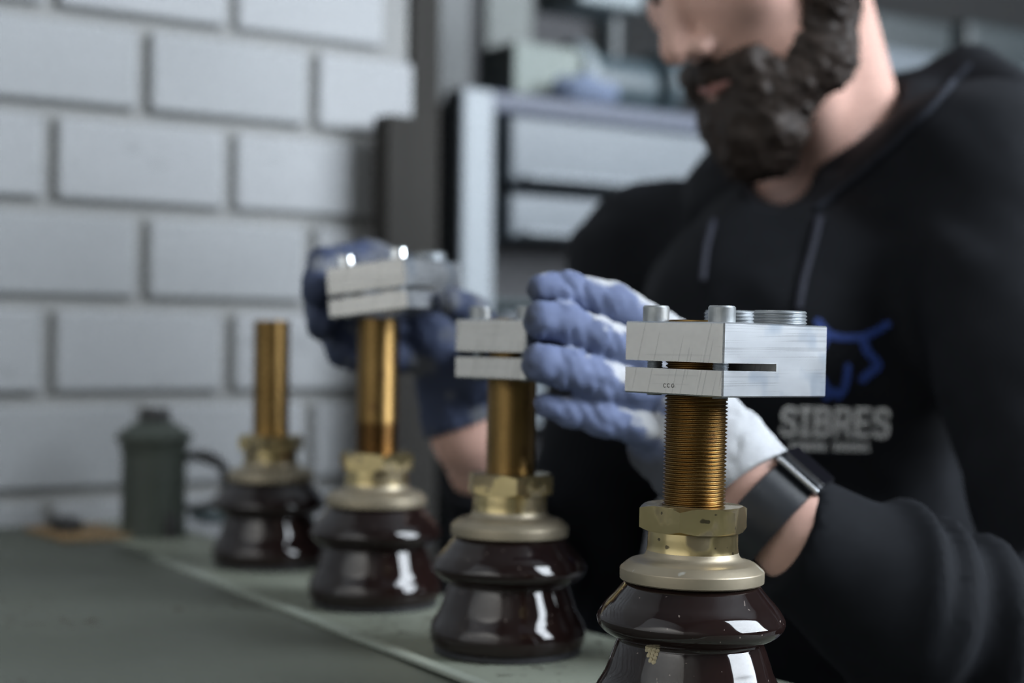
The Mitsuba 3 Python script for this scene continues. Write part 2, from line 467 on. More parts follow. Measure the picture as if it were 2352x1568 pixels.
place_front = ROOM @ mat4((1, 0, 0), (0, 0, 1), (0, -1, 0), (0, -N_F, 0))     # polygon x = u, y = z, thickness away from the room
wall_with_hole('wall_front', U_L, U_R, H, WIN, place_front, 'grey_wall', 'grey wall with a tall window opposite the block wall')
tag(room_box('wall_right', U_L - .1, U_L, N_B, N_F, 0, H, 'white_wall'), 'white side wall left of the bench', kind='structure')


def window(key, hole, place, light, cols, rows, label):
    h0, h1, g0, g1 = hole
    fr = []
    for c in range(cols + 1):
        x = h0 + (h1 - h0) * c / cols
        w = .05 if c in (0, cols) else .028
        fr.append(trimesh.creation.box(bounds=[[max(h0, x - w / 2), g0, .02], [min(h1, x + w / 2), g1, .07]]))
    for r in range(rows + 1):
        y = g0 + (g1 - g0) * r / rows
        w = .05 if r in (0, rows) else .028
        fr.append(trimesh.creation.box(bounds=[[h0, max(g0, y - w / 2), .022], [h1, min(g1, y + w / 2), .068]]))
    me = trimesh.util.concatenate(fr)
    me.apply_transform(place)
    add(key + '__window_frame', me, 'window_frame_paint')
    tag(key, label, kind='structure')
    for c in range(cols):
        for r in range(rows):
            x0, x1 = h0 + (h1 - h0) * c / cols + .014, h0 + (h1 - h0) * (c + 1) / cols - .014
            y0, y1 = g0 + (g1 - g0) * r / rows + .014, g0 + (g1 - g0) * (r + 1) / rows - .014
            v = np.array([[x0, y0, .045], [x1, y0, .045], [x1, y1, .045], [x0, y1, .045]])
            me = trimesh.Trimesh(v, [[0, 2, 1], [0, 3, 2]], process=False)
            me.apply_transform(place)
            k = add(key + '__pane', me, 'window_frame_paint')
            scene[k]['emitter'] = {'type': 'area', 'radiance': rgb(*light)}


window('window_1', WIN, place_front, WINDOW_LIGHT, 1, 1, 'tall frosted window full of daylight')

# ------------------------------------------------------------------ workbench
EDGE_U = .150
pts = [(U_L + .9, .012), (EDGE_U, .012), (EDGE_U - .012, 1.9), (U_L + .9, 1.9)]
poly = sg.Polygon([(u, -n) for u, n in pts]).buffer(-.006).buffer(.006)
top = trimesh.creation.extrude_polygon(poly, .04, engine='earcut')
top.apply_translation((0, 0, TZ - .04))
top.apply_transform(ROOM)
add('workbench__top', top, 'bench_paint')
q0, q1 = P(440, 1322, 3700 * .19 / (1322 - 785)), P(1062, 1568, 3700 * .19 / (1568 - 785))
dirn = (q1 - q0) / np.linalg.norm(q1 - q0)
q0, q1 = q0 - dirn * .10, q1 + dirn * .5
side = np.cross(dirn, EZ)
me = to_tm(cbox(0, float(np.linalg.norm(q1 - q0)), -.0045, .0045, -.002, .0009, .0006))
me.apply_transform(mat4(dirn, -side, EZ, (q0[0], q0[1], TZ)))
add('workbench__edge_strip', me, 'bench_strip')
labels['workbench__edge_strip'] = {'label': 'pale raised strip along the bench top'}
for (u, n) in ((-1.55, .1), (-1.55, 1.8), (.03, .1), (-.05, 1.8)):
    me = rbox(u - .03, u + .03, -n - .03, -n + .03, 0, TZ - .04, .004)
    me.apply_transform(ROOM)
    add('workbench__leg', me, 'steel_dark', smooth=30)
me = to_tm(cbox(-1.55, .03, -.13, -.07, TZ - .16, TZ - .04, .003))
me.apply_transform(ROOM)
add('workbench__rail', me, 'steel_dark')
tag('workbench', 'grey green painted workbench top with scuffs carrying the bushings', 'workbench')

# ------------------------------------------------------------------ bushings
body_pts = [(.0450, .0040), (.0468, .0060), (.0478, .0105), (.0477, .0140), (.0465, .0178), (.0440, .0220), (.0418, .0262), (.0395, .0330), (.0375, .0385), (.0362, .0415)]
shed_pts = [(.0364, .0426), (.0400, .0440), (.0436, .0460), (.0462, .0489), (.0470, .0512), (.0468, .0535), (.0445, .0575), (.0420, .0606), (.0392, .0636), (.0330, .0708)]
prof = np.vstack([[(0, .003), (.040, .003)], spline(body_pts, 5), spline(shed_pts, 5), [(.030, .0716), (0, .0716)]])
PORC = mikit.ply(lathe(prof, 128), 'porcelain', smooth=50)
GASK = mikit.ply(lathe([(0, 0), (.0438, 0), (.0452, .0008), (.0452, .0030), (.044, .0042), (0, .0042)], 96), 'gasket_rubber', smooth=40)
FLNG = mikit.ply(lathe(np.vstack([[(0, .0712), (.0352, .0712), (.0360, .0719), (.0361, .0768), (.0356, .0776)], spline([(.0330, .0798), (.0308, .0812), (.0262, .0822), (.0238, .0840), (.0226, .0872)], 5), [(.0223, .0900), (.0223, .0968), (0, .0968)]]), 96), 'flange_brass', smooth=35)
COLL = mikit.ply(lathe(np.vstack([[(.0219, .0868)], spline([(.0229, .0862), (.0226, .0885), (.0225, .0935)], 4), [(.0224, .0966), (.0215, .0967)]]), 96), 'nut_brass', smooth=35)


def hex_nut(R, z0, z1, ch=.0022):
    a = np.arange(6) * np.pi / 3
    pr = m3.CrossSection([np.stack([R * np.cos(a), R * np.sin(a)], 1)]).extrude(z1 - z0).translate((0, 0, z0))
    k = .55
    cone = m3.Manifold.revolve(m3.CrossSection([np.array([[0, z0], [R - ch * 1.5, z0], [R + .0004, z0 + ch * k * 1.6], [R + .0004, z1 - ch * k * 1.6], [R - ch * 1.5, z1], [0, z1]])]), 96)
    return to_tm(pr ^ cone)


NUT = mikit.ply(hex_nut(.0279, .0964, .1093), 'nut_brass', smooth=12)
ROD = mikit.ply(thread(.0159, .1075, .2016, .00192, .00130, 84, 8, .0012), 'rod_brass', smooth=True)
ROD_SHORT = mikit.ply(thread(.0153, .1075, .2040, .00150, .00035, 64, 5, .001), 'rod_brass', smooth=True)
ROD_FINE = mikit.ply(thread(.0153, .1075, .2055, .00150, .00035, 64, 5, .001), 'rod_brass', smooth=True)
BUSH = [   # pixel of the axis, depth, tilt, turn of the nut
    (1584, 1290, .807, 0.9, 10, 'nearest brown porcelain bushing in sharp focus under the bright aluminium clamp', ROD),
    (1168, 1200, .990, 0.5, 38, 'second nearest brown porcelain bushing, under the clamp that the pointing fingers touch', ROD_SHORT),
    (863, 1150, 1.161, 0.2, 44, 'blurred brown porcelain bushing below the tilted clamp held in the far hand', ROD_FINE),
    (621, 1110, 1.356, 0.0, 24, 'farthest and leftmost brown porcelain bushing with a bare brass rod', ROD_FINE)]
bush_m = []
for i, (x, y, d, tilt, turn, lab, rod) in enumerate(BUSH):
    q = P(x, y, d)
    m = trimesh.transformations.translation_matrix((q[0], q[1], TZ)) @ rot([0, 1, 0], tilt)
    bush_m.append(m)
    b = name('transformer_bushing')
    again(b + '__gasket', GASK, m)
    again(b + '__insulator', PORC, m)
    again(b + '__flange', FLNG, m)
    again(b + '__collar', COLL, m)
    again(b + '__hex_nut', NUT, m @ rot([0, 0, 1], turn - 90 + 30))
    again(b + '__threaded_rod', rod, m, 'rod_brass_stained' if i == 2 else None)
    for p_, l_ in (('insulator', 'glossy dark brown glazed porcelain sheds'), ('flange', 'dull brass flange'), ('hex_nut', 'tarnished brass hexagon nut'), ('threaded_rod', 'golden threaded brass rod'), ('gasket', 'black rubber ring')):
        labels[f'{b}__{p_}'] = {'label': l_}
    tag(b, lab, 'insulator', 'porcelain bushings standing in a row on the bench')
# a small patch of tan lumps under the shed of the nearest bushing
bits = []
for k in range(16):
    r_, c_ = divmod(k, 4)
    if r_ + (3 - c_) * .0 > 3 or (c_ < r_ - 1):
        continue
    an = math.radians(-90 - 36 + c_ * 2.9 - 4.5 - r_ * .4)
    zz = .0428 - r_ * .0017 - c_ * .0005
    rad = np.interp(zz, [.033, .0385, .0415, .0428], [.0395, .0375, .0362, .0366])
    e = trimesh.creation.icosphere(2, 1.0)
    e.apply_scale((.0011, .0006, .0015))
    e.apply_transform(rot([0, 1, 0], 35))
    e.apply_transform(rot([0, 0, 1], math.degrees(an) + 90))
    e.apply_translation((rad * math.cos(an), rad * math.sin(an), zz))
    bits.append(e)
add('transformer_bushing__tan_patch', trimesh.util.concatenate(bits), 'tan_lumps', smooth=True, m=bush_m[0])
labels['transformer_bushing__tan_patch'] = {'label': 'small patch of tan lumps below the shed'}

# ------------------------------------------------------------------ terminal clamps: a split aluminium block with bolts and studs
CL, CR, CH = .067, .0775, .036
ROD_L, ROD_R = .037, .0216
blockm = cbox(0, CL, 0, CR, 0, CH, .0007)
blockm = blockm - m3.Manifold.cube((CL + .02, .0385 + .01, .0036)).translate((-.01, -.01, .0128))
blockm = blockm - m3.Manifold.cylinder(CH + .02, .0160, .0160, 72).translate((CL - ROD_L, ROD_R, -.01))
BOLTS = [(.0118, .0112), (.0565, .0112)]
STUDS = [(.0168, .0600), (.0500, .0600)]
for (l, r) in BOLTS:
    blockm = blockm - m3.Manifold.cylinder(CH + .02, .0043, .0043, 32).translate((CL - l, r, -.01))
for (l, r) in STUDS:
    blockm = blockm - m3.Manifold.cylinder(CH, .0138, .0138, 48).translate((CL - l, r, .008))
CLAMP = to_tm(blockm)
CLAMP_PLY = mikit.ply(CLAMP, 'aluminium', smooth=20)
head = m3.Manifold.revolve(m3.CrossSection([np.array([[0, 0], [.0066, 0], [.0067, .0003], [.0067, .0072], [.0061, .0081], [0, .0081]])]), 48)
head = head - m3.CrossSection([np.array([[.0037 * math.cos(k * math.pi / 3), .0037 * math.sin(k * math.pi / 3)] for k in range(6)])]).extrude(.006).translate((0, 0, .0042))
HEAD = mikit.ply(to_tm(head), 'zinc', smooth=30)
HEAD_SHINY = mikit.ply(to_tm(head), 'zinc_shiny', smooth=30)
SHAFT = mikit.ply(thread(.0041, -.0010 - CH, .0002, .00125, .0006, 32, 5, .0006), 'stud_steel', smooth=True)
STUD = mikit.ply(thread(.0138, -.027, .0072, .00175, .0010, 64, 6, .0012), 'stud_steel', smooth=True)


def clamp(corner, el, tilt, label, shiny=False, stamps=False, pitch=0.0):
    """corner: the bottom front corner where the sawn face and the bright side meet."""
    el = np.array([el[0], el[1], 0])
    er = np.array([el[1], -el[0], 0])
    m = mat4(-el, er, EZ, corner + CL * el)     # local x = back along the sawn face, y = along the bright side
    c0 = np.array([CL / 2, CR / 2, CH / 2])
    cw = m[:3, :3] @ c0 + m[:3, 3]
    R = trimesh.transformations.translation_matrix(cw) @ rot([0, 1, 0], tilt) @ rot([1, 0, 0], pitch) @ trimesh.transformations.translation_matrix(-cw)
    m = R @ m
    c = name('terminal_clamp')
    again(c + '__block', CLAMP_PLY, m)
    for (l, r) in BOLTS:
        mm = m @ trimesh.transformations.translation_matrix((CL - l, r, CH))
        b = again(c + '__bolt', HEAD_SHINY if shiny else HEAD, mm)
        labels[b] = {'label': 'zinc socket head bolt'}
        again(b + '__shaft', SHAFT, mm, 'zinc_shiny' if shiny else None)
    for (l, r) in STUDS:
        b = again(c + '__stud', STUD, m @ trimesh.transformations.translation_matrix((CL - l, r, CH)))
        labels[b] = {'label': 'wide threaded steel stud'}
    labels[c + '__block'] = {'label': 'split aluminium block'}
    tag(c, label, 'clamp', 'aluminium terminal clamps on the brass rods')
    return c, m


EL, ER = np.array([-.646, .761, 0]), np.array([.761, .646, 0])


def seat(i, el, dz, dz2=0):
    """The corner of a clamp whose bore stands over the rod of bushing i."""
    el = np.array([el[0], el[1], 0])
    er = np.array([el[1], -el[0], 0])
    axis = (bush_m[i] @ np.array([0, 0, .18, 1]))[:3]
    c = axis - ROD_L * el - ROD_R * er
    c[2] = TZ + dz
    return c


c1, M1 = clamp(seat(0, EL, .1642), EL, 0.9, 'bright aluminium clamp in sharp focus on the nearest bushing', stamps=True)
c2, M2 = clamp(seat(1, EL, .1672), EL, 0.2, 'aluminium clamp on the second bushing beside the blue gloved fingertips')
EL3 = np.array([-math.cos(math.radians(28)), math.sin(math.radians(28)), 0])
c3, M3 = clamp(seat(2, EL3, .2088), EL3, -5.5, 'blurred aluminium clamp tilted in the far gloved hand above a rod', shiny=True, pitch=-3.0)
# three punch marks on the sawn face of the nearest clamp
for k, (l, z) in enumerate(((.0382, .0044), (.0356, .0045), (.0327, .0045))):
    a = np.linspace(math.radians(40), math.radians(320 if k < 2 else 385), 14)
    ring = tube(np.stack([CL - l + .0008 * np.cos(a), 0 * a - .00005, z + .0009 * np.sin(a)], 1), .00018, 6)
    add(c1 + '__punch_mark', ring, 'stamp_ink', smooth=True, m=M1)
dot = trimesh.creation.icosphere(1, .0002)
dot.apply_translation((CL - .0312, 0, .0038))
add(c1 + '__punch_mark', dot, 'stamp_ink', smooth=True, m=M1)

# ------------------------------------------------------------------ things at the far end of the bench
q = P(352, 1238, 3700 * .19 / (1238 - 785))
k = q[1] / F
can = lathe(np.vstack([[(0, 0), (74 * k, 0), (76 * k, 4 * k), (76 * k, 12 * k), (73 * k, 16 * k), (73 * k, 190 * k), (76 * k, 194 * k), (78 * k, 214 * k), (88 * k, 220 * k), (88 * k, 228 * k)],
                       spline([(80 * k, 236 * k), (58 * k, 252 * k), (40 * k, 262 * k)], 4), [(0, 264 * k)]]), 64)
m = trimesh.transformations.translation_matrix((q[0], q[1], TZ))
add('oil_can__body', can, 'can_green', smooth=30, m=m)
add('oil_can__cap', lathe([(0, 258 * k), (34 * k, 258 * k), (36 * k, 264 * k), (35 * k, 284 * k), (30 * k, 292 * k), (0, 293 * k)], 40), 'can_dark', smooth=30, m=m)
labels['oil_can__cap'] = {'label': 'black screw cap'}
h = spline([(68, 0, 176), (96, -4, 184), (130, -6, 178), (158, -4, 158), (166, 0, 120), (150, 0, 84), (112, 0, 66), (68, 0, 64)], 6) * k
add('oil_can__handle', tube(h, np.interp(np.arange(len(h)), [0, 10, 20, len(h) - 1], [9 * k, 15 * k, 12 * k, 8 * k]), 12), 'can_dark', smooth=True, m=m)
labels['oil_can__handle'] = {'label': 'black loop handle'}
tag('oil_can', 'squat dull green metal can with black cap and loop handle near the block wall', 'can')

d_ = 3700 * .19 / (1236 - 785)
q = P(393, 1236, d_ - .03)
me = lathe([(0, 0), (.0058, 0), (.0062, .001), (.0062, .014), (.0048, .016), (.0048, .022), (.004, .0235), (0, .0235)], 32)
tag(add('plug', me, 'can_dark', smooth=30, m=trimesh.transformations.translation_matrix((q[0], q[1], TZ))), 'small dark round plug standing in front of the green can', 'plug')

u0, _ = on_plane(95, 1190, .10)
u1, _ = on_plane(268, 1190, .10)
me = to_tm(cbox(u0, u1, -.16, -.05, TZ, TZ + .004, .001))
me.apply_transform(ROOM)
tag(add('wood_strip', me, 'tan_wood'), 'thin tan wooden strip lying on the bench below the block wall', 'strip')
u0, _ = on_plane(112, 1190, .08)
u1, _ = on_plane(162, 1190, .08)
me = rbox(u0, u1, -.115, -.08, TZ + .004, TZ + .0165, .003)
me.apply_transform(ROOM)
tag(add('rubber_block', me, 'can_dark', smooth=30), 'small black block on the tan strip beside the block wall', 'block')
u0, _ = on_plane(440, 1190, .05)
u1, _ = on_plane(505, 1190, .05)
me = rbox(u0, u1, -.085, -.04, TZ, TZ + .010, .003)
me.apply_transform(ROOM)
tag(add('steel_bar', me, 'steel_dark', smooth=30), 'short dark bar at the foot of the wall right of the green can', 'bar')


# ------------------------------------------------------------------ behind: board, lockers, drawer cabinet, things on it
def plane_box(key, x0, x1, y0, y1, n, depth, material, r=.003, z0=None, z1=None):
    """A box whose front stands at distance n from the block wall's plane."""
    ym = (y0 + y1) / 2
    ua, ub = on_plane(x0, ym, n)[0], on_plane(x1, ym, n)[0]
    xm = (x0 + x1) / 2
    za = on_plane(xm, y1, n)[1] if z0 is None else z0
    zb = on_plane(xm, y0, n)[1] if z1 is None else z1
    return room_box(key, ua, ub, n - depth, n, za, zb, material, r), (ua, ub, za, zb)


k, _ = plane_box('dark_board', 889, 1003, 300, 700, .06, .035, 'brown_board', z0=0, z1=on_plane(900, 262, .06)[1])
tag(k, 'dark brown board standing on end in front of the block wall edge', 'board')
k, _ = plane_box('dark_post', 941, 1008, 300, 700, -.12, .06, 'brown_board', z0=0, z1=H)
tag(k, 'dark brown post rising behind the end of the block wall', 'post')
CN = -.22
LN = -.80
k, bb = plane_box('steel_locker__body', 1000, 1345, 300, 700, LN - .012, .40, 'cabinet_inside', z0=0, z1=2.15)
for (x0, x1, mt) in ((1003, 1078, 'locker_grey'), (1112, 1218, 'locker_green')):
    k, _ = plane_box('steel_locker__door', x0, x1, 300, 700, LN + .004, .016, mt, z0=.06, z1=2.12)
k, _ = plane_box('steel_locker__handle', 1122, 1130, 420, 470, LN + .02, .016, 'steel_dark')
labels['steel_locker__door_001'] = {'label': 'grey green sheet steel door'}
tag('steel_locker', 'tall grey and grey green steel locker behind the drawer cabinet', 'locker')

cu0 = on_plane(1060, 500, CN)[0]
cz1 = on_plane(1200, 214, CN)[1]
cu1 = cu0 + .66
cpx = lambda x, y: on_plane(x, y, CN)
# frame: two posts, shelf plates, back, each drawer a part
post_w = cpx(1136, 500)[0] - cu0
room_box('drawer_cabinet__post', cu0, cu0 + post_w, CN - .05, CN, 0, cz1, 'cabinet_light', .006)
room_box('drawer_cabinet__post', cu1 - post_w, cu1, CN - .05, CN, 0, cz1, 'cabinet_light', .006)
k = room_box('drawer_cabinet__side_panel', cu0 + .001, cu0 + .008, CN - .50, CN - .048, .01, cz1 - .02, 'locker_grey', .002)
room_box('drawer_cabinet__carcass', cu0 + .009, cu1 - .004, CN - .50, CN - .06, 0.02, cz1 - .03, 'cabinet_inside', .003)
zt0, zt1 = cpx(1200, 262)[1], cz1
k = room_box('drawer_cabinet__top', cu0 + post_w * .95, cu1 - post_w * .95, CN - .50, CN - .004, zt0, zt1, 'cabinet_blue', .004)
labels[k] = {'label': 'dark blue grey top tray'}
du0, du1 = cu0 + post_w + .012, cu1 - post_w - .012
rows_px = [(268, 418), (446, 545), (720, 830), (850, 980)]
for i, (ya, yb) in enumerate(rows_px):
    za, zb = cpx(1160, yb)[1], cpx(1160, ya)[1]
    k = room_box('drawer_cabinet__drawer', du0, du1, CN - .40, CN + (.022 if i < 2 else .0), za, zb, 'cabinet_face', .005)
    room_box(k + '__handle', du0 + .02, du1 - .02, CN + .018, CN + .034, za + .004, za + .010, 'cabinet_light', .002)
k = room_box('drawer_cabinet__shelf', du0, du1, CN - .40, CN - .03, cpx(1160, 700)[1], cpx(1160, 690)[1], 'steel_dark', .002)
tag('drawer_cabinet', 'pale grey steel drawer cabinet behind the bearded man', 'cabinet')

NB = CN - .09
zt = zt1


def on_top(key, x0, x1, y0, y1, n, depth, material, r=.004, lift=0.0):
    ym = (y0 + y1) / 2
    ua, ub = on_plane(x0, ym, n)[0], on_plane(x1, ym, n)[0]
    xm = (x0 + x1) / 2
    zb = on_plane(xm, y0, n)[1]
    za = zt + lift if y1 is y1 and lift >= 0 and lift < 1 else on_plane(xm, y1, n)[1]
    return room_box(key, ua, ub, n - depth, n, za, zb, material, r)


k = on_top('carton', 1182, 1335, 104, 205, NB, .10, 'card_white', .003)
tag(k, 'small pale greenish box on top of the drawer cabinet', 'box')
ua, ub = on_plane(1300, 190, NB + .075)[0], on_plane(1440, 190, NB + .075)[0]
me = trimesh.creation.icosphere(4, 1.0)
v = me.vertices * np.array([(ub - ua) / 2, .04, .024])
v[:, 2] += .008 * nz(me.vertices * 3, 1.0, 3)
v += np.array([(ua + ub) / 2, -(NB + .045), zt + .019])
v[:, 2] = np.maximum(v[:, 2], zt + .0005)
me = trimesh.Trimesh(v, me.faces, process=False)
me.apply_transform(ROOM)
tag(add('cleaning_rag', me, 'cloth_blue', smooth=True), 'crumpled blue grey rag on the cabinet beside the pale box', 'rag')
# bench grinder like machine: base, motor, two wheels guards
ua, ub = on_plane(1352, 150, NB - .08)[0], on_plane(1560, 150, NB - .08)[0]
um = (ua + ub) / 2
zz1 = on_plane(1450, 60, NB - .08)[1]
room_box('bench_machine__base', um - .085, um + .085, NB - .22, NB - .06, zt, zt + .030, 'machine_dark', .006)
hgt = zz1 - zt
mot = lathe(np.vstack([[(0, -.075), (.030, -.075)], spline([(.040, -.070), (.046, -.055), (.046, .055), (.040, .070)], 4), [(.030, .075), (0, .075)]]), 48)
mot.apply_transform(rot([0, 1, 0], 90))
mot.apply_translation((um, -(NB - .14), zt + .072))
mot.apply_transform(ROOM)
add('bench_machine__motor', mot, 'machine_teal', smooth=30)
for s in (-1, 1):
    g = lathe([(0, -.014), (.052, -.014), (.056, -.010), (.056, .010), (.052, .014), (0, .014)], 40)
    g.apply_transform(rot([0, 1, 0], 90))
    g.apply_translation((um + s * .088, -(NB - .13), zt + .078))
    g.apply_transform(ROOM)
    k = add('bench_machine__guard', g, 'machine_grey' if s < 0 else 'machine_teal', smooth=30)
col = lathe([(0, .10), (.022, .10), (.022, .24), (.030, .25), (.030, .30), (0, .30)], 32)
col.apply_translation((um + .02, -(NB - .17), zt))
col.apply_transform(ROOM)
add('bench_machine__column', col, 'machine_dark', smooth=30)
tag('bench_machine', 'dark teal bench machine on the cabinet next to the man\'s face', 'machine')
k, _ = plane_box('lamp_housing', 1330, 1480, -60, 16, NB - .05, .12, 'machine_grey', .008)
room_box(k + '__hanger', on_plane(1400, 0, NB - .1)[0] - .006, on_plane(1400, 0, NB - .1)[0] + .006, NB - .12, NB - .108, on_plane(1400, -50, NB - .05)[1], H, 'steel_dark', .002)
tag(k, 'pale edge of a lamp housing hanging above the dark machine', 'lamp')

# to the right, behind the hood: a rack with a pale shelf board
RN = -.45
ua = on_plane(1980, 150, RN)[0]
for i, (ya, yb, mt) in enumerate(((112, 178, 'cabinet_face'), (420, 470, 'cabinet_face'))):
    za, zb = on_plane(2060, yb, RN)[1], on_plane(2060, ya, RN)[1]
    k = room_box('storage_rack__shelf', ua, ua + .62, RN - .4, RN, za, zb, mt, .004)
for du in (.02, .56):
    room_box('storage_rack__upright', ua + du, ua + du + .045, RN - .40, RN - .35, 0, on_plane(2060, 178, RN)[1], 'steel_dark', .003)
tag('storage_rack', 'rack with a pale grey shelf seen between the man\'s neck and his hood', 'rack')
zs = on_plane(2060, 112, RN)[1]
k = room_box('parts_crate', ua + .03, ua + .30, RN - .33, RN - .04, zs, zs + .075, 'machine_dark', .006)
tag(k, 'black crate on the rack shelf behind the man\'s neck', 'crate')
k = room_box('tool_case', ua + .33, ua + .58, RN - .33, RN - .03, zs, zs + .09, 'machine_dark', .012)
tag(k, 'black case on the rack shelf above the man\'s shoulder', 'case')

# added unseen fill spotlight, bounced off the side wall to brighten the clamps
SP = W0 + EU * -.75 + EN * 1.9 + EZ * 3.9
ST = W0 + EU * -2.4 + EN * 2.0 + EZ * 1.5
sd_ = (ST - SP) / np.linalg.norm(ST - SP)
scene['added_fill_spot__beam'] = {'type': 'spot', 'intensity': rgb(*FILL_SPOT_LIGHT), 'cutoff_angle': 42.0, 'beam_width': 28.0, 'to_world': T().look_at(origin=(SP + sd_ * .02).tolist(), target=ST.tolist(), up=[0, 0, 1])}
ax_ = np.cross(sd_, [0, 0, 1.0])
ax_ /= np.linalg.norm(ax_)
add('added_fill_spot__housing', lathe([(0, -.16), (.05, -.16), (.055, -.15), (.06, 0), (.054, 0), (.050, -.10), (0, -.10)], 40), 'steel_dark', smooth=30, m=mat4(ax_, np.cross(sd_, ax_), sd_, SP))
add('added_fill_spot__arm', tube([SP - sd_ * .12, [*(SP - sd_ * .12)[:2], 4.6]], .012, 12), 'steel_dark', smooth=30)
tag('added_fill_spot', 'added fill spotlight turned on the white side wall', 'lamp')

# ------------------------------------------------------------------ the man
FACE = np.array([-.67, -.75, 0]) / np.linalg.norm([-.67, -.75, 0])
# head frame: columns = his left, forward, up
yaw, pit, hroll = math.radians(60), math.radians(32), math.radians(3)
fwd0 = np.array([-math.sin(yaw), -math.cos(yaw), 0])
left = np.array([math.cos(yaw), -math.sin(yaw), 0])
fwd = fwd0 * math.cos(pit) - EZ * math.sin(pit)
upv = EZ * math.cos(pit) + fwd0 * math.sin(pit)
HR = np.stack([left, fwd, upv], 1).astype(np.float32)
HS = 1.03                                           # head scale
NOSE = P(1530, 133, 1.235)
HO = (NOSE - HR @ (np.array([0, .124, -.042]) * HS)).astype(np.float32)


def hw(x, y, z):
    return HO + HR @ (np.array([x, y, z], np.float32) * HS)


def hl(p):
    return ((p - HO) @ HR) / HS


neck_base = P(1945, 420, 1.43)
sh_l, sh_r = P(2215, 430, 1.25), P(1500, 612, 1.52)
el_l, el_r = P(2560, 1560, .985), P(1275, 1430, 1.42)
wr_l, wr_r = P(1705, 1100, .952), P(1072, 1000, 1.27)
fore_l = P(1850, 1232, .938)
chest, belly = P(1850, 820, 1.335), P(1870, 1500, 1.50)
hip = np.array([chest[0] + .12, chest[1] + .21, .585])
hipv = np.array([-FACE[1], FACE[0], 0])
hipv = hipv if hipv[0] > 0 else -hipv            # towards his left

LEFT_HAND = {
    'index': ([(1242, 664, .960), (1306, 668, .966), (1402, 694, .974), (1535, 785, .990)], [.0094, .0106, .0120, .0150]),
    'middle': ([(1242, 736, .943), (1296, 743, .950), (1372, 774, .958), (1545, 850, .982)], [.0112, .0120, .0124, .0150]),
    'ring': ([(1240, 831, .936), (1300, 845, .944), (1372, 872, .953), (1550, 926, .976)], [.0112, .0124, .0124, .0145]),
    'pinky': ([(1252, 932, .945), (1305, 942, .950), (1385, 961, .956), (1560, 1000, .972)], [.0070, .0088, .0102, .0138]),
    'thumb': ([(1402, 772, 1.028), (1470, 790, 1.026), (1560, 860, 1.014), (1625, 960, .990)], [.0115, .0128, .0140, .017])}
RIGHT_HAND = {
    'index': ([(726, 668, 1.178), (744, 606, 1.205), (850, 592, 1.237), (965, 640, 1.252)], [.0112, .0120, .0132, .0150]),
    'middle': ([(738, 748, 1.182), (734, 690, 1.212), (850, 662, 1.248), (985, 702, 1.262)], [.0112, .0122, .0135, .0150]),
    'ring': ([(784, 808, 1.198), (776, 770, 1.222), (880, 742, 1.252), (1005, 765, 1.266)], [.0110, .0120, .0130, .0145]),
    'pinky': ([(806, 822, 1.212), (838, 822, 1.230), (920, 822, 1.252), (1020, 828, 1.266)], [.0100, .0108, .0118, .0138]),
    'thumb': ([(1040, 697, 1.158), (1078, 714, 1.172), (1112, 772, 1.204), (1092, 868, 1.242)], [.0115, .0128, .0145, .018])}
for hand in (LEFT_HAND, RIGHT_HAND):
    for f_, (px, rr) in hand.items():
        hand[f_] = ([P(*q).astype(np.float32) for q in px], rr)


def hand_sd(p, hand, wrist, grow, kpalm=.012):
    """Five fingers, each a chain of its own, joined in the palm."""
    palm = None
    for f_ in ('index', 'middle', 'ring', 'pinky'):
        c, r = hand[f_]
        d = caps(p, c[3] * .9 + c[2] * .1, wrist, r[3] + grow, .023 + grow)
        palm = d if palm is None else smin(palm, d, .014)
    mc = [hand[f_][0][3] for f_ in ('index', 'middle', 'ring', 'pinky')]
    for a, b in zip(mc, mc[1:]):
        palm = smin(palm, caps(p, a, b, .013 + grow), .010)
    tb = hand['thumb'][0][3]
    palm = smin(palm, caps(p, tb, wrist, .018 + grow, .022 + grow), .014)
    out = palm
    for f_, (c, r) in hand.items():
        d = None
        for i in range(3):
            e = caps(p, c[i], c[i + 1], r[i] + grow, r[i + 1] + grow)
            d = e if d is None else smin(d, e, .004)
        out = smin(out, d, .0022 if f_ != 'thumb' else .010)
    return out


def head_sd(p):
    q = hl(p)
    ax = q.copy()
    ax[:, 0] = np.abs(q[:, 0])                       # symmetric halves
    d = ell(q, (0, -.022, .035), (.077, .100, .085))
    d = smin(d, ell(q, (0, .030, -.030), (.063, .066, .088)), .03)
    d = smin(d, caps(ax, (.050, -.004, -.068), (.0, .076, -.104), .022, .024), .025)
    d = smin(d, ell(ax, (.046, .058, -.022), (.024, .026, .022)), .02)
    d = smin(d, caps(ax, (0, .084, .017), (.034, .078, .017), .013, .011), .012)
    d = smin(d, caps(q, (0, .088, .006), (0, .113, -.041), .0080, .0122), .011)
    d = smin(d, ell(ax, (.0140, .1000, -.045), (.0095, .0115, .0090)), .006)
    d = smin(d, caps(ax, (0, .0945, -.0690), (.020, .084, -.0715), .0068, .0045), .007)
    d = smin(d, caps(ax, (0, .0925, -.0820), (.018, .083, -.0800), .0075, .0045), .006)
    d = smax(d, -caps(ax, (0, .101, -.0755), (.022, .090, -.0760), .0016), .003)
    d = smin(d, ell(q, (0, .076, -.103), (.024, .022, .020)), .012)
    d = smax(d, -ell(ax, (.033, .104, .000), (.019, .020, .013)), .012)
    d = smin(d, ell(ax, (.032, .0745, -.001), (.0135, .0135, .0125)), .004)
    d = smax(d, -ell(ax, (.0072, .106, -.0515), (.0042, .0060, .0042)), .003)
    e = ell(ax, (.080, -.012, -.013), (.0095, .020, .034))
    e = smax(e, -ell(ax, (.092, -.006, -.009), (.010, .010, .018)), .006)
    d = smin(d, e, .008)
    return d * HS


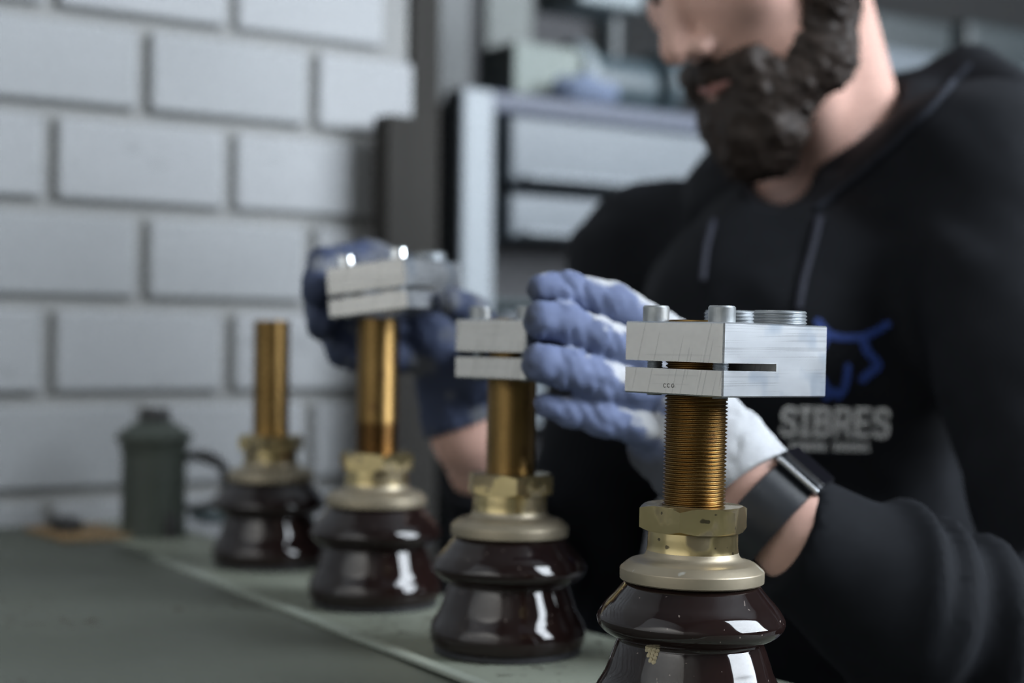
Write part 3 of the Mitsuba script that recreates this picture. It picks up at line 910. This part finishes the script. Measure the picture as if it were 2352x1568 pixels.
NB_ = neck_base.astype(np.float32)
NECK_TOP = hw(0, -.024, -.055)


def body_sd(p):
    d = head_sd(p)
    d = smin(d, caps(p, NECK_TOP, NB_, .0485, .062), .03)
    d = smin(d, caps(p, hw(.03, .03, -.085), NB_ + FACE * .05 - EZ * .02, .022, .030), .03)
    t = caps(p, NB_ - EZ * .05, chest, .085, .105)
    t = smin(t, caps(p, chest, hip + EZ * .10, .105, .115), .05)
    t = smin(t, caps(p, NB_ - EZ * .02, sh_l, .05, .050), .05)
    t = smin(t, caps(p, NB_ - EZ * .02, sh_r, .05, .050), .05)
    d = smin(d, t, .03)
    for a, b, c in ((sh_l, el_l, fore_l), (sh_r, el_r, wr_r)):
        d = smin(d, caps(p, a, b, .045, .036), .03)
        d = smin(d, caps(p, b, c, .034, .026), .012)
    d = smin(d, caps(p, wr_l, fore_l, .0255, .030), .012)
    for s, hnd, w in ((1, LEFT_HAND, wr_l), (-1, RIGHT_HAND, wr_r)):
        d = smin(d, hand_sd(p, hnd, w, -.0028), .008)
        hj = hip + hipv * .09 * s
        kn = hj + FACE * .40 + hipv * .05 * s - EZ * .01
        an = np.array([kn[0], kn[1], .10]) + FACE * .03
        d = smin(d, caps(p, hj, kn, .075, .052), .03)
        d = smin(d, caps(p, kn, an, .050, .036), .02)
        d = smin(d, caps(p, an - EZ * .065 - FACE * .04, an - EZ * .068 + FACE * .13, .030, .026), .02)
    return d


body = solid(body_sd, (-.30, .72, 0.0), (.62, 1.78, 1.50), .0042)
add('person__body', body, 'skin', smooth=True)
tag('person', 'bearded man in a black hooded sweatshirt and blue work gloves bending over the clamps', 'person')

# eyes, hair, beard, lip
for s in (-1, 1):
    e = trimesh.creation.icosphere(3, .0125 * HS)
    c_ = hw(s * .032, .0772, -.001)
    e.apply_translation(c_)
    k = add('person__eye', e, 'eye_white', smooth=True)
    i_ = trimesh.creation.icosphere(2, .0062 * HS)
    i_.apply_translation(c_ + HR @ np.array([-.001 * s, .0078, -.003]))
    add(k + '__iris', i_, 'iris_dark', smooth=True)


def hair_sd(p):
    q = hl(p)
    ax = q.copy()
    ax[:, 0] = np.abs(q[:, 0])
    d = ell(q, (0, -.024, .040), (.083, .105, .092))
    face = q[:, 1] - (.062 + .35 * (q[:, 2] - .06))
    d = smax(d, face, .012)
    low = -(q[:, 2] - np.where(q[:, 1] > -.01, .004, -.045))
    d = smax(d, low, .012)
    br = caps(ax, (.014, .096, .021), (.045, .082, .022), .0045, .003)
    return np.minimum(d, br) * HS + .0022 * nz(p, 160, 5)


lo_, hi_ = HO - .2, HO + .2
add('person__hair', solid(hair_sd, lo_, hi_, .003, .004), 'beard_hair', smooth=True)
labels['person__hair'] = {'label': 'short dark brown hair'}


def beard_sd(p):
    q = hl(p)
    ax = q.copy()
    ax[:, 0] = np.abs(q[:, 0])
    d = caps(ax, (.0690, .019, .012), (.0645, .014, -.050), .0085, .0170)
    d = smin(d, caps(ax, (.0600, .004, -.052), (.0440, .030, -.092), .0230, .0270), .02)
    d = smin(d, caps(ax, (.0440, .030, -.092), (.0140, .070, -.112), .0270, .0300), .02)
    d = smin(d, ell(q, (0, .080, -.128), (.041, .033, .040)), .02)
    d = smin(d, caps(ax, (.0, .0945, -.0660), (.030, .0800, -.0750), .0092, .0115), .018)
    d = smin(d, caps(ax, (.030, .0800, -.0750), (.034, .066, -.098), .0120, .0190), .018)
    d = smin(d, caps(ax, (0, .090, -.0970), (.020, .078, -.101), .0120, .0140), .014)
    d = smax(d, -ell(q, (0, .102, -.0815), (.014, .012, .0042)), .006)
    w = .0034 * nz(p * np.array([1, 1, .55], np.float32), 95, 1) + .0026 * nz(p, 210, 2) + .0022 * nz(p, 45, 3)
    return d * HS + w


add('person__beard', solid(beard_sd, lo_, hi_, .0022, .012), 'beard_hair', smooth=True)
labels['person__beard'] = {'label': 'full dark brown beard and moustache'}
lipc = [hw(x, .0995 - 18 * x * x, -.0815 + 6 * x * x) for x in np.linspace(-.019, .019, 11)]
add('person__lip', tube(lipc, .0040 * HS * np.sqrt(np.clip(1 - (np.linspace(-1, 1, 11) * .93) ** 2, .05, 1)), 10), 'lip', smooth=True)
labels['person__lip'] = {'label': 'reddish lower lip'}


# hoodie: torso and sleeves, opened at the neck, with folds
def perp_angle(p, a, b):
    ax = (b - a) / np.linalg.norm(b - a)
    e1 = np.cross(ax, EZ)
    e1 /= np.linalg.norm(e1)
    e2 = np.cross(e1, ax)
    q = p - a
    return q @ ax, np.arctan2(q @ e2, q @ e1)


cuff_l = P(1802, 1222, .940)
cuff_r = P(1100, 1085, 1.293)


def sleeve_l(p):
    mid = P(2080, 1398, .945)
    d = caps(p, cuff_l, mid, .0385, .0490)
    d = smin(d, caps(p, mid, el_l, .049, .060), .02)
    s, an = perp_angle(p, cuff_l, el_l)
    amp = .0062 * np.clip((s - .066) / .02, 0, 1)
    wv = np.sin(2 * np.pi * (s / .036 + .30 * np.sin(an + .6) + .35 * nz(p, 14, 4)))
    bump = -.0085 * np.exp(-((s - .074 + .012 * np.sin(an)) / .0085) ** 2)
    d = d + amp * wv * .9 + bump * np.clip(1 - 0 * s, 0, 1) + .0022 * nz(p, 26, 8)
    ax = (el_l - cuff_l) / np.linalg.norm(el_l - cuff_l)
    return smax(d, -((p - cuff_l) @ ax), .003)


def sleeve_r(p):
    d = caps(p, cuff_r, el_r, .036, .052)
    s, an = perp_angle(p, cuff_r, el_r)
    d = d + .003 * np.sin(2 * np.pi * (s / .034 + .2 * np.sin(an))) * np.clip((s - .05) / .02, 0, 1)
    ax = (el_r - cuff_r) / np.linalg.norm(el_r - cuff_r)
    return smax(d, -((p - cuff_r) @ ax), .003)


LSHO, RSHO = sh_l + np.array([.012, 0, .012]), sh_r + np.array([-.004, 0, .004])


def hoodie_sd(p):
    d = caps(p, NB_ - EZ * .065, chest, .108, .135)
    d = smin(d, caps(p, chest, hip + EZ * .10, .135, .150), .06)
    d = smin(d, caps(p, NB_ - EZ * .045, LSHO, .062, .068), .06)
    d = smin(d, caps(p, NB_ - EZ * .045, RSHO, .062, .066), .05)
    ua = caps(p, LSHO, el_l, .068, .062)
    ua2 = caps(p, RSHO, el_r, .066, .056)
    d = smin(d, ua, .03)
    d = smin(d, ua2, .03)
    fold = nz(p @ np.array([[1, 0, 0], [0, 1, 0], [.75, .2, .45]], np.float32), 13, 21)
    d = d + .008 * fold + .004 * nz(p @ np.array([[1, 0, 0], [0, 1, 0], [.7, 0, .5]], np.float32), 30, 22)
    d = smin(d, sleeve_l(p), .012)
    d = smin(d, sleeve_r(p), .012)
    neck = caps(p, NB_ - EZ * .01, hw(0, -.01, -.05), .068, .070)
    v_ = caps(p, NB_ + FACE * .055 - EZ * .035, NB_ + FACE * .10 + EZ * .04, .036, .05)
    d = smax(d, -smin(neck, v_, .02), .008)
    return smax(d, -caps(p, P(1800, 424, 1.38), P(1760, 285, 1.17), .016, .066), .006)


hoodie = solid(hoodie_sd, (-.30, .72, .50), (.62, 1.78, 1.50), .0046, .014)
add('person__hoodie', hoodie, 'hoodie_cloth', smooth=True)
labels['person__hoodie'] = {'label': 'black hooded sweatshirt'}

# the hood lying round the neck: a thick roll, low at the throat and high behind the neck
V0 = P(1806, 543, 1.322)
hood_line = [V0, P(1905, 468, 1.325), P(2010, 372, 1.335), P(2105, 295, 1.37), P(2150, 262, 1.45), P(2060, 290, 1.54),
             P(1900, 330, 1.585), P(1740, 380, 1.56), P(1655, 440, 1.48), P(1645, 470, 1.40), P(1722, 510, 1.345)]
hood_r = [.018, .025, .031, .036, .038, .038, .038, .036, .032, .027, .020]
hl_ = spline(np.vstack([hood_line, hood_line[:1]]), 3)[:-1].astype(np.float32)
hr_ = np.interp(np.arange(len(hl_)) / 3, np.arange(12), hood_r + hood_r[:1])


def hood_sd(p):
    d = None
    for i in range(len(hl_)):
        j = (i + 1) % len(hl_)
        e = caps(p, hl_[i], hl_[j], hr_[i], hr_[j])
        d = e if d is None else smin(d, e, .012)
    d = smin(d, caps(p, P(2215, 225, 1.40), P(2120, 330, 1.36), .032, .036), .03)
    d = smin(d, caps(p, P(2238, 172, 1.375), P(2300, 262, 1.36), .024, .040), .03)
    d = smin(d, caps(p, P(2060, 310, 1.52), P(2200, 310, 1.47), .05, .05), .03)
    d = d + .004 * nz(p, 24, 31)
    d = smax(d, -caps(p, NB_ - EZ * .04, NECK_TOP, .0665, .0600), .006)
    return smax(d, -caps(p, P(1800, 424, 1.38), P(1760, 285, 1.17), .015, .064), .006)


add('person__hoodie__hood', solid(hood_sd, P(1930, 350, 1.43) - .26, P(1930, 350, 1.43) + .26, .0042, .008), 'hoodie_cloth', smooth=True)
labels['person__hoodie__hood'] = {'label': 'folded hood round the neck'}


def cloth_sd(p):
    return np.minimum(hoodie_sd(p), hood_sd(p))


def drape(pts, direction, lift=.0007, fn=None):
    """Moves points along a direction until they lie on the cloth."""
    p = np.asarray(pts, np.float32).copy()
    dv = np.asarray(direction, np.float32)
    dv = dv / np.linalg.norm(dv)
    for _ in range(60):
        p += dv * (((fn or cloth_sd)(p) - lift) * .8)[:, None]
    return p


# seam of the hood, draped on it
vd = lambda p: (p - np.array([0, 0, ZC])) / np.linalg.norm(p - np.array([0, 0, ZC]))
seam = spline([P(1868, 486, 1.2), P(1945, 425, 1.2), P(2045, 340, 1.2), P(2140, 245, 1.2), P(2205, 170, 1.2), P(2245, 128, 1.2)], 8)
sp_ = drape(seam, vd(P(2060, 320, 1.2)), .0012)
add('person__hoodie__seam', tube(sp_, .0030, 8), 'hoodie_seam', smooth=True)
cordp = drape(spline([P(1884, 492, 1.15), P(1868, 560, 1.15), P(1846, 640, 1.15), P(1832, 715, 1.15)], 8), vd(P(1860, 600, 1.15)), .002)
k = add('person__hoodie__drawstring', tube(cordp, .0030, 8), 'cord', smooth=True)
labels[k] = {'label': 'dark drawstring hanging on the chest'}
cordp = drape(spline([P(1640, 500, 1.15), P(1622, 570, 1.15), P(1612, 650, 1.15)], 8), vd(P(1620, 580, 1.15)), .002)
add('person__hoodie__drawstring', tube(cordp, .0028, 8), 'cord', smooth=True)

# chest print: a blue animal outline over grey lettering, in a plane before the chest and pressed onto the cloth
CN_ = np.array([-.38, -.92, .10])
CN_ /= np.linalg.norm(CN_)
cx = np.cross(EZ, CN_)
cx /= np.linalg.norm(cx)
cx = -cx if cx[0] < 0 else cx
cy = np.cross(CN_, cx) if np.cross(CN_, cx)[2] > 0 else -np.cross(CN_, cx)
PC = P(1905, 850, 1.175)


def chest_xy(x, y):
    """Plane coordinates of the print from where the photograph shows it."""
    o = np.array([0, 0, ZC])
    dv = P(x, y, 1.0) - o
    t = ((PC - o) @ CN_) / (dv @ CN_)
    w = o + t * dv - PC
    return np.array([w @ cx, w @ cy])


def press(key, me, material, lift=.0009):
    me = me.subdivide_to_size(.004)
    v = np.array(me.vertices)
    w = PC + v[:, :1] * cx + v[:, 1:2] * cy
    q = drape(w, -CN_, lift)
    q = q + (v[:, 2:3] * CN_)
    return add(key, trimesh.Trimesh(q, me.faces, process=False), material, smooth=False)


ttl = meshkit.text_mesh('SIBRES', 1.0, .02, bold=True)
b = ttl.bounds
ttl.apply_translation((-b[0][0], -b[0][1], 0))
ttl.apply_scale((1 / (b[1][0] - b[0][0]), 1 / (b[1][1] - b[0][1]), 1))
c00, c10, c01 = chest_xy(1778, 1000), chest_xy(2018, 1000), chest_xy(1790, 931)
v = np.array(ttl.vertices)
ttl.vertices = np.column_stack([c00[0] + v[:, 0] * (c10 - c00)[0] + v[:, 1] * (c01 - c00)[0], c00[1] + v[:, 0] * (c10 - c00)[1] + v[:, 1] * (c01 - c00)[1], v[:, 2] * .02])
k = press('person__hoodie__lettering', ttl, 'print_grey')
labels[k] = {'label': 'grey printed lettering'}
bars = []
xx = 1798
rr = random.Random(5)
while xx < 1970:
    w_ = rr.choice([7, 9, 11])
    if not 1866 < xx < 1880:
        a, b_, c_, e_ = chest_xy(xx, 1030), chest_xy(xx + w_, 1030), chest_xy(xx + w_, 1012), chest_xy(xx, 1012)
        bars.append(trimesh.creation.extrude_polygon(sg.Polygon([a, b_, c_, e_]), .0004, engine='earcut'))
    xx += w_ + 3
k = press('person__hoodie__lettering', trimesh.util.concatenate(bars), 'print_grey')
labels[k] = {'label': 'small grey printed line'}


def strokes(lines, wpx):
    sh = []
    for ln, w in zip(lines, wpx):
        pts_ = spline([chest_xy(*q) for q in ln], 6)
        w_m = np.linalg.norm(chest_xy(1900 + w, 850) - chest_xy(1900, 850))
        sh.append(sg.LineString(pts_).buffer(w_m / 2))
    import shapely
    u_ = shapely.union_all(sh)
    return trimesh.util.concatenate([trimesh.creation.extrude_polygon(g, .0004, engine='earcut') for g in getattr(u_, 'geoms', [u_])])


logo = strokes([[(1878, 738), (1898, 762), (1925, 772), (1970, 768), (2000, 752), (2022, 734)],
                [(1974, 774), (1982, 800), (2000, 822), (2004, 836), (1988, 850), (1972, 866)],
                [(1942, 838), (1938, 865), (1930, 890), (1915, 906)], [(1915, 906), (1905, 894), (1890, 908)],
                [(1898, 770), (1886, 800), (1868, 820), (1862, 838), (1876, 856), (1890, 880), (1894, 902)]], [17, 18, 15, 16, 15])
k = press('person__hoodie__chest_logo', logo, 'print_blue')
labels[k] = {'label': 'blue printed animal head outline'}


# trousers (under the bench)
def trousers_sd(p):
    d = caps(p, hip + EZ * .06, hip - EZ * .02, .135, .13)
    for s in (1, -1):
        hj = hip + hipv * .09 * s
        kn = hj + FACE * .40 + hipv * .05 * s - EZ * .01
        an = np.array([kn[0], kn[1], .10]) + FACE * .03
        d = smin(d, caps(p, hj, kn, .088, .064), .03)
        d = smin(d, caps(p, kn, an, .062, .050), .02)
    d = smax(d, np.where(np.hypot(p[:, 0] - hip[0], p[:, 1] - hip[1]) < .23, .458 - p[:, 2], -1), .01)
    return smax(d, .075 - p[:, 2], .01) + .004 * nz(p, 18, 41)


add('person__trousers', solid(trousers_sd, (-.40, .60, .02), (.70, 1.80, .80), .008, .006), 'trouser_cloth', smooth=True)


# gloves
HEEL_SHADE_Z, GX = P(1450, 1005, .97)[2], P(1570, 1000, .97)[0]
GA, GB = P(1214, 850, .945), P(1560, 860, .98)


def glove_near(p, n, uv):
    t = (p.x - float(GA[0])) / float(GB[0] - GA[0])
    f = fbm(p.x * 60, p.y * 60, p.z * 60, 3)
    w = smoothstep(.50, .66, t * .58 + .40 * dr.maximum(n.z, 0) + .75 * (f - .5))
    knit = .90 + .16 * noise(p.x * 1500, p.y * 1500, p.z * 1500)
    blue = mix((.098, .124, .218), (.135, .166, .285), fbm(p.x * 80, p.y * 80, p.z * 80))
    c = mix(blue, (.43, .44, .46), w)
    c = mix(c, (.06, .066, .082), smoothstep(float(HEEL_SHADE_Z), float(HEEL_SHADE_Z) - .014, p.z + .06 * dr.maximum(p.x - float(GB[0]), 0) - .012 * (f - .5) + .9 * dr.maximum(p.x - float(GX), 0)))  # shade on the heel of the hand, painted into the glove colour
    tip = smoothstep(.10, -.06, t + .22 * (fbm(p.x * 90, p.y * 90, p.z * 90) - .5))
    return mix(c, (.045, .05, .062), tip * .85) * knit


def glove_far_shaded(p, n, uv):
    w = smoothstep(.54, .68, fbm(p.x * 42 + 4, p.y * 42, p.z * 42, 3))
    blue = mix((.018, .025, .048), (.050, .066, .125), fbm(p.x * 30, p.y * 30, p.z * 30))  # glove blue darkened so the shade on the far hand is painted in
    return mix(blue, (.12, .127, .14), w * .8) * (.9 + .16 * noise(p.x * 1500, p.y * 1500, p.z * 1500))


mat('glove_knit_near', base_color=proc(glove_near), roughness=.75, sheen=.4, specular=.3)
mat('glove_knit_shaded', base_color=proc(glove_far_shaded), roughness=.75, sheen=.3, specular=.3)


def glove_sd(hand, wrist, cuff_end, seed, cuff_r=.031):
    joints = [(c[i], r[i]) for c, r in hand.values() for i in (1, 2)]

    def fn(p):
        d = hand_sd(p, hand, wrist, .0006)
        d = smin(d, caps(p, wrist, cuff_end, .0275, cuff_r), .012)
        if hand is LEFT_HAND:                                     # heel of the hand
            d = smin(d, caps(p, P(1500, 1030, .985), P(1585, 1105, .972), .0165, .020), .014)
        w = 0
        for c, r in joints:                                      # creases round the finger joints
            g = np.exp(-(np.linalg.norm(p - c, axis=1) / (r * 1.25)) ** 2)
            ph = p @ np.array([.85, .3, .42], np.float32)
            w = w + g * np.sin(2 * np.pi * ph / .0075)
        rid = np.abs(nz(p @ np.array([[1, 0, .5], [0, 1, 0], [-.3, 0, .6]], np.float32), 75, seed))
        rid2 = np.abs(nz(p @ np.array([[1, 0, .3], [0, 1, 0], [-.6, 0, .5]], np.float32), 130, seed + 7))
        d = d + .00035 * w + .0034 * np.clip(.35 - rid, 0, 1) + .0014 * np.clip(.3 - rid2, 0, 1) + .0009 * nz(p, 60, seed + 2) + .0004 * nz(p, 200, seed + 1)
        ax = (cuff_end - wrist) / np.linalg.norm(cuff_end - wrist)
        return smax(d, (p - cuff_end) @ ax, .002)
    return fn


gl_end = P(1712, 1122, .950)
gr_end = P(1066, 978, 1.268)
wl2 = P(1668, 1060, .958)
lo_, hi_ = P(1200, 1180, .9), P(1760, 580, 1.05)
lo_, hi_ = np.minimum(lo_, hi_) - .03, np.maximum(lo_, hi_) + .03
glove = solid(glove_sd(LEFT_HAND, wl2, gl_end, 51, .0345), lo_, hi_, .0016, .006)
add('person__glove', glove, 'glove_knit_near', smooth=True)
labels['person__glove'] = {'label': 'blue and grey work glove on the near hand'}
wr2 = P(1055, 945, 1.268)
lo_, hi_ = P(680, 1040, 1.14), P(1150, 520, 1.30)
lo_, hi_ = np.minimum(lo_, hi_) - .03, np.maximum(lo_, hi_) + .03
glove = solid(glove_sd(RIGHT_HAND, wr2, gr_end, 61), lo_, hi_, .0019, .006)
add('person__glove', glove, 'glove_knit_shaded', smooth=True)
labels['person__glove_001'] = {'label': 'blue work glove, shade painted in, on the far hand gripping the tilted clamp'}

# wristwatch
wax = fore_l - wr_l
wax = wax / np.linalg.norm(wax)
wc = P(1765, 1180, .945)
wup = P(1826, 1058, .936) - wc
wup = wup - (wup @ wax) * wax
wup /= np.linalg.norm(wup)
wsd = np.cross(wax, wup)
WM = mat4(wax, wsd, wup, wc)
a = np.arange(72) * 2 * np.pi / 72
prof_ = [(-.0125, .0310), (-.0135, .0322), (-.0125, .0334), (.0125, .0338), (.0135, .0326), (.0125, .0314)]
v, n_ = [], len(prof_)
for t in a:
    for (x, r) in prof_:
        v.append((x, r * math.cos(t) * 1.02, r * math.sin(t) * .98))
f = []
for i in range(72):
    for j in range(n_):
        f.append((i * n_ + j, i * n_ + (j + 1) % n_, ((i + 1) % 72) * n_ + (j + 1) % n_, ((i + 1) % 72) * n_ + j))
f = np.array(f)
strap = trimesh.Trimesh(np.array(v), np.vstack([f[:, [0, 2, 1]], f[:, [0, 3, 2]]]), process=False)
add('person__wristwatch__strap', strap, 'watch_rubber', smooth=40, m=WM)
add('person__wristwatch__case', rbox(-.0165, .0165, -.0155, .0155, .029, .0385, .0045, 4), 'watch_case', smooth=30, m=WM)
add('person__wristwatch__glass', rbox(-.0145, .0145, -.0130, .0130, .0376, .0396, .0010, 3), 'watch_glass', smooth=30, m=WM)
add('person__wristwatch__edge_glint', rbox(-.0150, .0150, -.0168, -.0140, .0325, .0358, .0012, 3) if wsd[2] > 0 else rbox(-.0150, .0150, .0140, .0168, .0325, .0358, .0012, 3), 'watch_glint', smooth=30, m=WM)  # reflection along the case edge, drawn as a pale bar
labels['person__wristwatch__strap'] = {'label': 'black rubber watch strap'}
labels['person__wristwatch'] = {'label': 'black smartwatch on the wrist'}

# stool under him, and a khaki chair back at the right edge
sc_ = hip - EZ * .0
add('work_stool__seat', lathe([(0, .425), (.17, .425), (.18, .43), (.18, .448), (.17, .455), (0, .455)], 48), 'seat_black', smooth=30, m=trimesh.transformations.translation_matrix((hip[0], hip[1], 0)))
for k_ in range(4):
    an = math.pi / 4 + k_ * math.pi / 2
    add('work_stool__leg', tube([(hip[0] + .12 * math.cos(an), hip[1] + .12 * math.sin(an), .426), (hip[0] + .19 * math.cos(an), hip[1] + .19 * math.sin(an), 0)], .013, 12), 'steel_dark', smooth=30)
tag('work_stool', 'black round stool under the seated man', 'stool')
